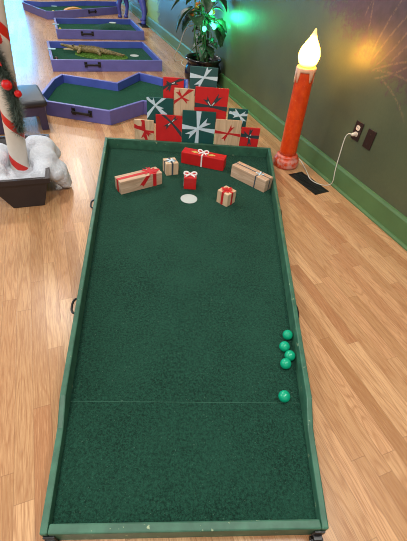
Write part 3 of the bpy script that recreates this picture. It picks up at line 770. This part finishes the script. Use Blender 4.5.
for k in range(1500):
    a = rnd.uniform(0, 2*math.pi); r = math.sqrt(rnd.random()); x, y = .02+.33*r*math.cos(a), -.06+.17*r*math.sin(a); h_ = rnd.uniform(.012, .03); b_ = rnd.uniform(0, 6.28)
    w_ = .004; dx, dy = rnd.uniform(-.01, .01), rnd.uniform(-.01, .01)
    bm.faces.new([bm.verts.new((x-w_*math.cos(b_), y-w_*math.sin(b_), 0)), bm.verts.new((x+w_*math.cos(b_), y+w_*math.sin(b_), 0)), bm.verts.new((x+dx, y+dy, h_))])
n_ = 30; ring = [bm.verts.new((.02+.33*math.cos(2*math.pi*k/n_), -.06+.17*math.sin(2*math.pi*k/n_), .003)) for k in range(n_)]; bm.faces.new(ring)
o = link('artificial_grass', bm, M['grass']); o.location = (-1.60, 5.01, .0445); o.rotation_euler = (0, 0, R(4)); tag(o, 'patch of bright artificial grass under the crocodile', 'grass', kind='stuff')

# blue animal statue beyond the courses: four legs standing on the floor
cx, cy = -1.85, 7.93
st = thing('animal_statue', 'periwinkle blue animal statue standing on four legs by the far courses', 'statue', (cx, cy, 0))
def L3(x, y, z): return (x-cx, y-cy, z)
V = [L3(-1.68, 7.82, .46), L3(-1.85, 7.96, .48), L3(-2.05, 8.10, .50), L3(-2.22, 8.20, .66), L3(-2.30, 8.24, .80), L3(-2.42, 8.30, .78), L3(-1.63, 7.68, .40),
     L3(-2.09, 8.05, .32), L3(-2.125, 8.03, .17), L3(-2.11, 8.035, .03), L3(-2.02, 8.13, .32), L3(-1.985, 8.12, .17), L3(-2.01, 8.10, .03),
     L3(-1.60, 7.70, .30), L3(-1.56, 7.64, .15), L3(-1.575, 7.60, .03), L3(-1.66, 7.90, .30), L3(-1.62, 7.95, .16), L3(-1.655, 7.92, .03)]
Ed = [(0, 1), (1, 2), (2, 3), (3, 4), (4, 5), (0, 6), (2, 7), (7, 8), (8, 9), (2, 10), (10, 11), (11, 12), (0, 13), (13, 14), (14, 15), (0, 16), (16, 17), (17, 18)]
Rd = [.10, .11, .11, .075, .07, .04, .03, .055, .036, .03, .055, .036, .03, .062, .045, .036, .065, .042, .032]
skin_mesh('body', V, Ed, Rd, M['statue'], st, root=1)
for x, y, r in ((-2.115, 8.03, .04), (-2.015, 8.095, .04), (-1.575, 7.60, .042), (-1.66, 7.915, .042)):
    bm = bmesh.new(); lathe(bm, [(r, 0), (r, .02), (r*.7, .05), (0, .055)], 12, (x-cx, y-cy), close=True); link('hoof', bm, M['statue'], st, smooth=True)

# ------------------------------------------------------------------ potted plant by the wall
PC = Vector((-.25, 4.33, 0))
pl = thing('potted_plant', 'leafy plant with orange berries in glossy black cauldron pot by wall', 'plant', PC)
bm = bmesh.new(); lathe(bm, [(.11, 0), (.15, .012), (.188, .06), (.204, .11), (.202, .16), (.184, .21), (.172, .235), (.178, .25), (.196, .268), (.199, .284), (.192, .290), (.180, .284), (.165, .25), (.16, .21), (0, .21)], 44)
po_ = link('pot', bm, M['pot'], pl, smooth=True)
for s in (-1, 1):
    bm = bmesh.new(); pts = [(-.03, s*.185-.03*0, .205), (-.03, s*.200, .21), (0, s*.206, .20), (.03, s*.200, .21), (.03, s*.185, .205)]; tube(bm, catmull(pts, 4), .008, 7); link('pot_lug', bm, M['pot'], po_, smooth=True)
bm = bmesh.new(); lathe(bm, [(.158, .215), (.158, .226), (.08, .234), (0, .236)], 24, close=False); link('soil', bm, M['soil'], pl)
rnd = random.Random(11)
stems = []
bm = bmesh.new()
for k in range(9):
    a = k*2.4; b0 = Vector((.05*math.cos(a), .05*math.sin(a), .22)); tp = Vector((rnd.uniform(-.16, .14), rnd.uniform(-.12, .12), rnd.uniform(.75, 1.25)))
    pts = catmull([b0, b0*.6+tp*.4+Vector((rnd.uniform(-.04, .04), rnd.uniform(-.04, .04), 0)), tp], 8); stems.append(pts); tube(bm, pts, [.009-.005*i/(len(pts)-1) for i in range(len(pts))], 7)
link('stems', bm, M['stem'], pl, smooth=True)
bm = bmesh.new(); tube(bm, catmull([(.02, .02, .21), (.03, .0, .5), (.01, .03, .9), (.03, 0, 1.2)], 8), .013, 8); link('trunk', bm, M['trunk'], pl, smooth=True)
def leaf(bm, base, tip, width, droop, nseg=8):
    base, tip = Vector(base), Vector(tip); ax = tip-base; L = ax.length; u = ax.normalized(); side = u.cross(Vector((0, 0, 1)))
    if side.length < .1: side = Vector((1, 0, 0))
    side.normalize(); up = side.cross(u); prev = None
    for i in range(nseg+1):
        t = i/nseg; w = width*math.sin(math.pi*min(1, t*.96+.03))**.75*(1-.25*t)*(1+.12*math.sin(t*22)); c = base+ax*t+Vector((0, 0, -droop*t*t))+up*L*.08*math.sin(math.pi*t)
        row = [bm.verts.new(c-side*w+up*w*.35), bm.verts.new(c-side*w*.5+up*w*.08), bm.verts.new(c), bm.verts.new(c+side*w*.5+up*w*.08), bm.verts.new(c+side*w+up*w*.35)]
        if prev:
            for q in range(4): bm.faces.new((prev[q], prev[q+1], row[q+1], row[q]))
        prev = row
def add_leaf(base, tip, width, droop):
    bm = bmesh.new(); leaf(bm, base, tip, width*1.7, droop); o = link('leaf', bm, M['leaf'], pl, smooth=True)
    s = o.modifiers.new('thick', 'SOLIDIFY'); s.thickness = .0015
    return o
# leaves seen in the photograph first, given as offsets from the pot's axis
for b_, t_, w_, d_ in [((-.14, -.02, .72), (-.30, -.05, .52), .062, .03), ((-.10, -.03, .66), (-.235, -.09, .53), .055, .03), ((-.15, 0, .82), (-.36, -.02, .70), .05, .03),
                       ((-.04, -.02, .50), (-.12, -.06, .42), .032, .02), ((.08, -.03, .62), (.22, -.07, .60), .055, .06), ((.10, -.02, .60), (.17, -.08, .44), .05, .03),
                       ((.09, 0, .52), (.19, -.04, .43), .034, .02), ((.03, -.04, .40), (.10, -.12, .32), .03, .02), ((-.02, -.05, .38), (.02, -.13, .31), .028, .01),
                       ((.0, -.05, .84), (.02, -.16, .72), .045, .03), ((.08, -.02, .80), (.2, -.05, .75), .055, .04), ((-.09, 0, .78), (-.22, .04, .76), .05, .04), ((.02, -.04, .62), (.09, -.14, .66), .035, .04)]:
    add_leaf(b_, t_, w_, d_)
for k in range(22):
    a = rnd.uniform(0, 6.28); r0 = rnd.uniform(.02, .07); z0 = rnd.uniform(.36, .74); L = rnd.uniform(.09, .15)
    b_ = Vector((r0*math.cos(a)+.02, r0*math.sin(a), z0)); t_ = b_+Vector((L*math.cos(a), L*math.sin(a)*.8, rnd.uniform(-.09, .03)))
    if (PC+t_).dot(wn) < WD-.03: add_leaf(b_, t_, L*.27, .03)
for k in range(26):
    st_ = stems[k % len(stems)]; p = st_[rnd.randrange(len(st_)//2, len(st_))]; a = rnd.uniform(0, 6.28); L = rnd.uniform(.12, .2)
    if p.z < .62: continue
    tip = p+Vector((L*math.cos(a), L*math.sin(a)*.8, rnd.uniform(-.06, .06)))
    if (PC+tip).dot(wn) > WD-.03: tip -= wn*(((PC+tip).dot(wn))-WD+.05)
    add_leaf(p, tip, L*.3, .04)
for cx_, cy_, cz_ in ((-.137, -.05, .678), (-.03, -.06, .77), (.0, -.06, .74), (-.09, -.05, .74), (.06, -.05, .70), (.05, -.05, .80), (-.12, -.05, .83)):
    bm = bmesh.new()
    for k in range(7): bmesh.ops.create_icosphere(bm, subdivisions=2, radius=.012, matrix=Matrix.Translation((cx_+rnd.uniform(-.022, .022), cy_+rnd.uniform(-.02, .02), cz_+rnd.uniform(-.022, .022))))
    link('berry_cluster', bm, M['berry'], pl, smooth=True)

# string lights in the plant, cord down to the floor
sl = thing('string_lights', 'green glowing string lights wound through the plant with white lead', 'string lights', PC)
bulbs = [(.09, -.09, .582), (-.009, -.09, .557), (.04, -.09, .700), (.07, -.07, .60), (.06, -.1, .80)]
bm = bmesh.new(); tube(bm, catmull([(.02, .03, .3), (.07, -.06, .5), (-.009, -.078, .575), (.07, -.06, .62), (.09, -.08, .60), (.02, -.07, .66), (.04, -.08, .72), (.1, 0, .78), (.06, -.09, .82), (-.05, 0, 1.0)], 8), .003, 6); link('wire', bm, M['stem'], sl, smooth=True)
for x, y, z in bulbs:
    bm = bmesh.new(); lathe(bm, [(.008, -.022), (.018, -.012), (.022, .002), (.016, .018), (0, .026)], 14); b_ = link('bulb', bm, M['bulb'], sl, smooth=True, loc=(x, y, z))
    bm = bmesh.new(); lathe(bm, [(.009, -.036), (.009, -.02)], 10); link('socket', bm, M['stem'], b_)
q = lambda x, y, z: tuple(Vector((x, y, z))-PC)
pts = [q(-.33, 4.22, .60), q(-.46, 4.35, .52), q(-.55, 4.62, .32), q(-.66, 5.0, .12), q(-.68, 5.25, .01), q(-.60, 5.36, .006), q(-.58, 5.16, .006), q(-.50, 5.0, .006), q(-.46, 4.75, .006), q(-.36, 4.5, .006)]
bm = bmesh.new(); tube(bm, catmull(pts, 8), .0045, 6); o = link('lead_cord', bm, M['cord'], sl, smooth=True); o['label'] = 'white lead running down to the floor'
for x, y, z, pw in ((.05, -.13, .64, .9), (.12, -.02, .62, 16.0)):
    l = bpy.data.lights.new('green_bulb_glow', 'POINT'); l.energy = pw; l.color = (.03, 1, .38); l.shadow_soft_size = .09
    o = bpy.data.objects.new('green_bulb_glow', l); COL.objects.link(o); o.location = PC+Vector((x, y, z))

# ------------------------------------------------------------------ candy cane in its planter, stool behind
e1 = Vector((.927, .375, 0)); e2 = Vector((-.375, .927, 0)); FB = Vector((-1.135, 1.632, 0))
pr = thing('planter', 'tapered dark brown planter filled with white fluff under the candy cane', 'planter', FB, math.atan2(.375, .927))
ZB, ZT = 0, .185
def frustum(bm, b, t, zb, zt): # b,t=(x0,x1,y0,y1)
    A = [bm.verts.new((x, y, zb)) for x, y in ((b[0], b[2]), (b[1], b[2]), (b[1], b[3]), (b[0], b[3]))]; B2 = [bm.verts.new((x, y, zt)) for x, y in ((t[0], t[2]), (t[1], t[2]), (t[1], t[3]), (t[0], t[3]))]
    return A, B2
bm = bmesh.new(); b = (0, .168, 0, .45); t_ = (-.095, .225, -.025, .56)
A, B2 = frustum(bm, b, t_, 0, ZT); A2, B3 = frustum(bm, (.012, .156, .012, .438), (-.08, .21, -.01, .545), .015, ZT)
bm.faces.new(A[::-1]); bm.faces.new(A2)
for k in range(4):
    j = (k+1) % 4; bm.faces.new((A[k], A[j], B2[j], B2[k])); bm.faces.new((B3[k], B3[j], A2[j], A2[k])); bm.faces.new((B2[k], B2[j], B3[j], B3[k]))
link('body', bm, M['planter'], pr, bevel=.004)
bm = bmesh.new(); o_ = (-.103, .233, -.033, .568); i_ = (-.082, .212, -.012, .547)
Ao, Bo = frustum(bm, o_, o_, ZT-.022, ZT+.006); Ai, Bi = frustum(bm, i_, i_, ZT-.022, ZT+.006)
for k in range(4):
    j = (k+1) % 4; bm.faces.new((Ao[k], Ao[j], Bo[j], Bo[k])); bm.faces.new((Bi[k], Bi[j], Ai[j], Ai[k])); bm.faces.new((Bo[k], Bo[j], Bi[j], Bi[k])); bm.faces.new((Ao[j], Ao[k], Ai[k], Ai[j]))
link('rim', bm, M['planter'], pr)
# fluff
def lp(x, y, z): return FB+e1*x+e2*y+Vector((0, 0, z))
bm = bmesh.new(); rnd = random.Random(21)
lumps = [(.06+rnd.uniform(-.11, .11), rnd.uniform(.06, .34), .092+rnd.uniform(0, .02), rnd.uniform(.04, .055)) for k in range(34)]
lumps += [(.18, .06, .15, .05), (.20, .14, .165, .065), (.20, .23, .185, .085), (.19, .33, .205, .09), (.16, .40, .20, .07), (.235, .35, .16, .065),
          (.25, .13, .13, .05), (.255, .21, .12, .07), (.275, .16, .085, .05), (.285, .21, .06, .05), (.295, .165, .04, .034), (.31, .20, .03, .028), (.315, .16, .018, .016),
          (.12, .34, .17, .06), (-.06, .12, .17, .065), (-.06, .24, .19, .075), (-.05, .34, .18, .07), (-.06, .05, .155, .045), (.0, .04, .152, .038), (.065, .035, .146, .036), (.13, .04, .158, .040)]
for x, y, z, r in lumps:
    m_ = Matrix.Translation(lp(x, y, z)) @ Matrix.Diagonal((1, 1, .8, 1)); bmesh.ops.create_icosphere(bm, subdivisions=3, radius=r, matrix=m_)
o = link('batting', bm, M['fluff'], smooth=True)
rm = o.modifiers.new('remesh', 'REMESH'); rm.mode = 'VOXEL'; rm.voxel_size = .009; rm.use_smooth_shade = True
sm_ = o.modifiers.new('soften', 'SMOOTH'); sm_.factor = .5; sm_.iterations = 22
tx = bpy.data.textures.new('fluff', 'CLOUDS'); tx.noise_scale = .16; tx.noise_depth = 2
dm = o.modifiers.new('fluff', 'DISPLACE'); dm.texture = tx; dm.strength = .02; dm.mid_level = .5
tag(o, 'white fluffy batting heaped in planter and spilling over its right side', 'batting', kind='stuff')
# candy cane
cb, ct = Vector((-1.172, 1.853, .03)), Vector((-1.058, 1.923, 1.22)); ax = (ct-cb).normalized()
CR = .050
cc = thing('candy_cane', 'white candy cane pole with red spiral stripe standing in planter', 'candy cane', cb)
cc.rotation_euler = ax.to_track_quat('Z', 'Y').to_euler()
LC = (ct-cb).length
pts = [(0, 0, LC*k/24) for k in range(25)]+[(-.11+.11*math.cos(a*math.pi/10), 0, LC+.11*math.sin(a*math.pi/10)) for a in range(1, 11)]+[(-.22, 0, LC-.08)]
bm = bmesh.new(); tube(bm, pts, CR, 28); link('pole', bm, M['cane'], cc, smooth=True)
# a red bow tied round the pole
def on_cane(ang, h, r): # ang in cane-local frame
    mw = ax.to_track_quat('Z', 'Y').to_matrix(); return cb+mw @ Vector((r*math.cos(ang), r*math.sin(ang), h))
bw_ = thing('ribbon_bow', 'red satin bow tied high on the candy cane at photo edge', 'bow', (-1.095, 1.835, .825), R(-30))
bm = bmesh.new()
for s in (-1, 1):
    pts = [(0, 0, 0), (s*.04, -.02, .03), (s*.085, -.02, .028), (s*.09, -.015, -.01), (s*.045, -.01, -.014), (0, 0, 0)]; tube(bm, catmull(pts, 5), .011, 8)
link('loops', bm, M['redbow'], bw_, smooth=True)
bm = bmesh.new()
for s in (-1, 1): slab(bm, [(0, -.012, 0), (s*.03, -.018, -.06), (s*.052, -.02, -.12), (s*.030, -.02, -.115), (s*.018, -.02, -.125), (s*.004, -.016, -.06)][::s], (0, .003, 0))
link('tails', bm, M['redbow'], bw_)
# garland spiralling up
bm = bmesh.new(); rnd = random.Random(4); path = []
path = catmull([(-1.095, 1.848, .37), (-1.082, 1.846, .472), (-1.076, 1.840, .551), (-1.078, 1.835, .626), (-1.088, 1.828, .698), (-1.100, 1.830, .759), (-1.118, 1.835, .818), (-1.15, 1.845, .90), (-1.19, 1.88, .97), (-1.17, 1.955, 1.05), (-1.09, 1.98, 1.12), (-1.03, 1.93, 1.19)], 6)
tube(bm, path, .008, 6)
for i in range(len(path)-1):
    tdir = (path[i+1]-path[i]).normalized()
    for q_ in range(150):
        p = path[i].lerp(path[i+1], rnd.random()); d = Vector((rnd.gauss(0, 1), rnd.gauss(0, 1), rnd.gauss(0, 1))); d -= tdir*d.dot(tdir)*.6; d.normalize(); L = rnd.uniform(.03, .062)
        s_ = d.cross(tdir).normalized()*.0021; e = p+d*L+tdir*rnd.uniform(-.012, .012)
        bm.faces.new([bm.verts.new(p-s_), bm.verts.new(p+s_), bm.verts.new(e)])
o = link('garland', bm, M['needle']); tag(o, 'dark green needle garland spiralling up the candy cane', 'garland')
def bauble(p, r, label):
    o = thing('bauble', label, 'bauble', p, 0, 'red baubles on the garland')
    link('globe', ball_bm(r, 3), M['redgloss'], o, smooth=True); bm = bmesh.new(); lathe(bm, [(.006, r-.002), (.006, r+.006)], 10); link('cap', bm, M['metal'], o)
bauble_pts = [((-1.062, 1.795, .623), .025, 'larger shiny red bauble on garland in front of the candy cane'), ((-1.030, 1.818, .579), .018, 'smaller shiny red bauble on garland just above the grey stool')]
for p, r, l in bauble_pts: bauble(p, r, l)
# stool
SA = R(32); sx_, sy_ = Vector((math.cos(SA), math.sin(SA), 0)), Vector((-math.sin(SA), math.cos(SA), 0)); FRc = Vector((-1.335, 2.735, 0)); SW = .42; SH = .23
so = thing('stool', 'low padded stool with grey vinyl seat and dark purple legs behind planter', 'stool', FRc-sx_*SW/2+sy_*SW/2, SA)
bm = bmesh.new(); box(bm, -SW/2, SW/2, -SW/2, SW/2, SH-.05, SH)
o = link('seat_cushion', bm, M['cushion'], so, smooth=True); bb = o.modifiers.new('bevel', 'BEVEL'); bb.width = .022; bb.segments = 4
bm = bmesh.new(); i_ = SW/2-.025
for a in ((-i_, i_, -i_, -i_+.02), (-i_, i_, i_-.02, i_), (-i_, -i_+.02, -i_, i_), (i_-.02, i_, -i_, i_)): box(bm, *a, SH-.12, SH-.05)
link('apron', bm, M['stool'], so)
for s in (-1, 1):
    for t2 in (-1, 1):
        bm = bmesh.new(); x, y = s*(i_-.025), t2*(i_-.025); box(bm, x-.027, x+.027, y-.027, y+.027, 0, SH-.05); link('leg', bm, M['stool'], so, bevel=.003)

# ------------------------------------------------------------------ view
SC.view_settings.view_transform = 'Standard'; SC.view_settings.look = 'None'; SC.view_settings.gamma = 1; SC.view_settings.use_curve_mapping = False
SC.view_settings.exposure = 0
SC.cycles.filter_width = 1.0
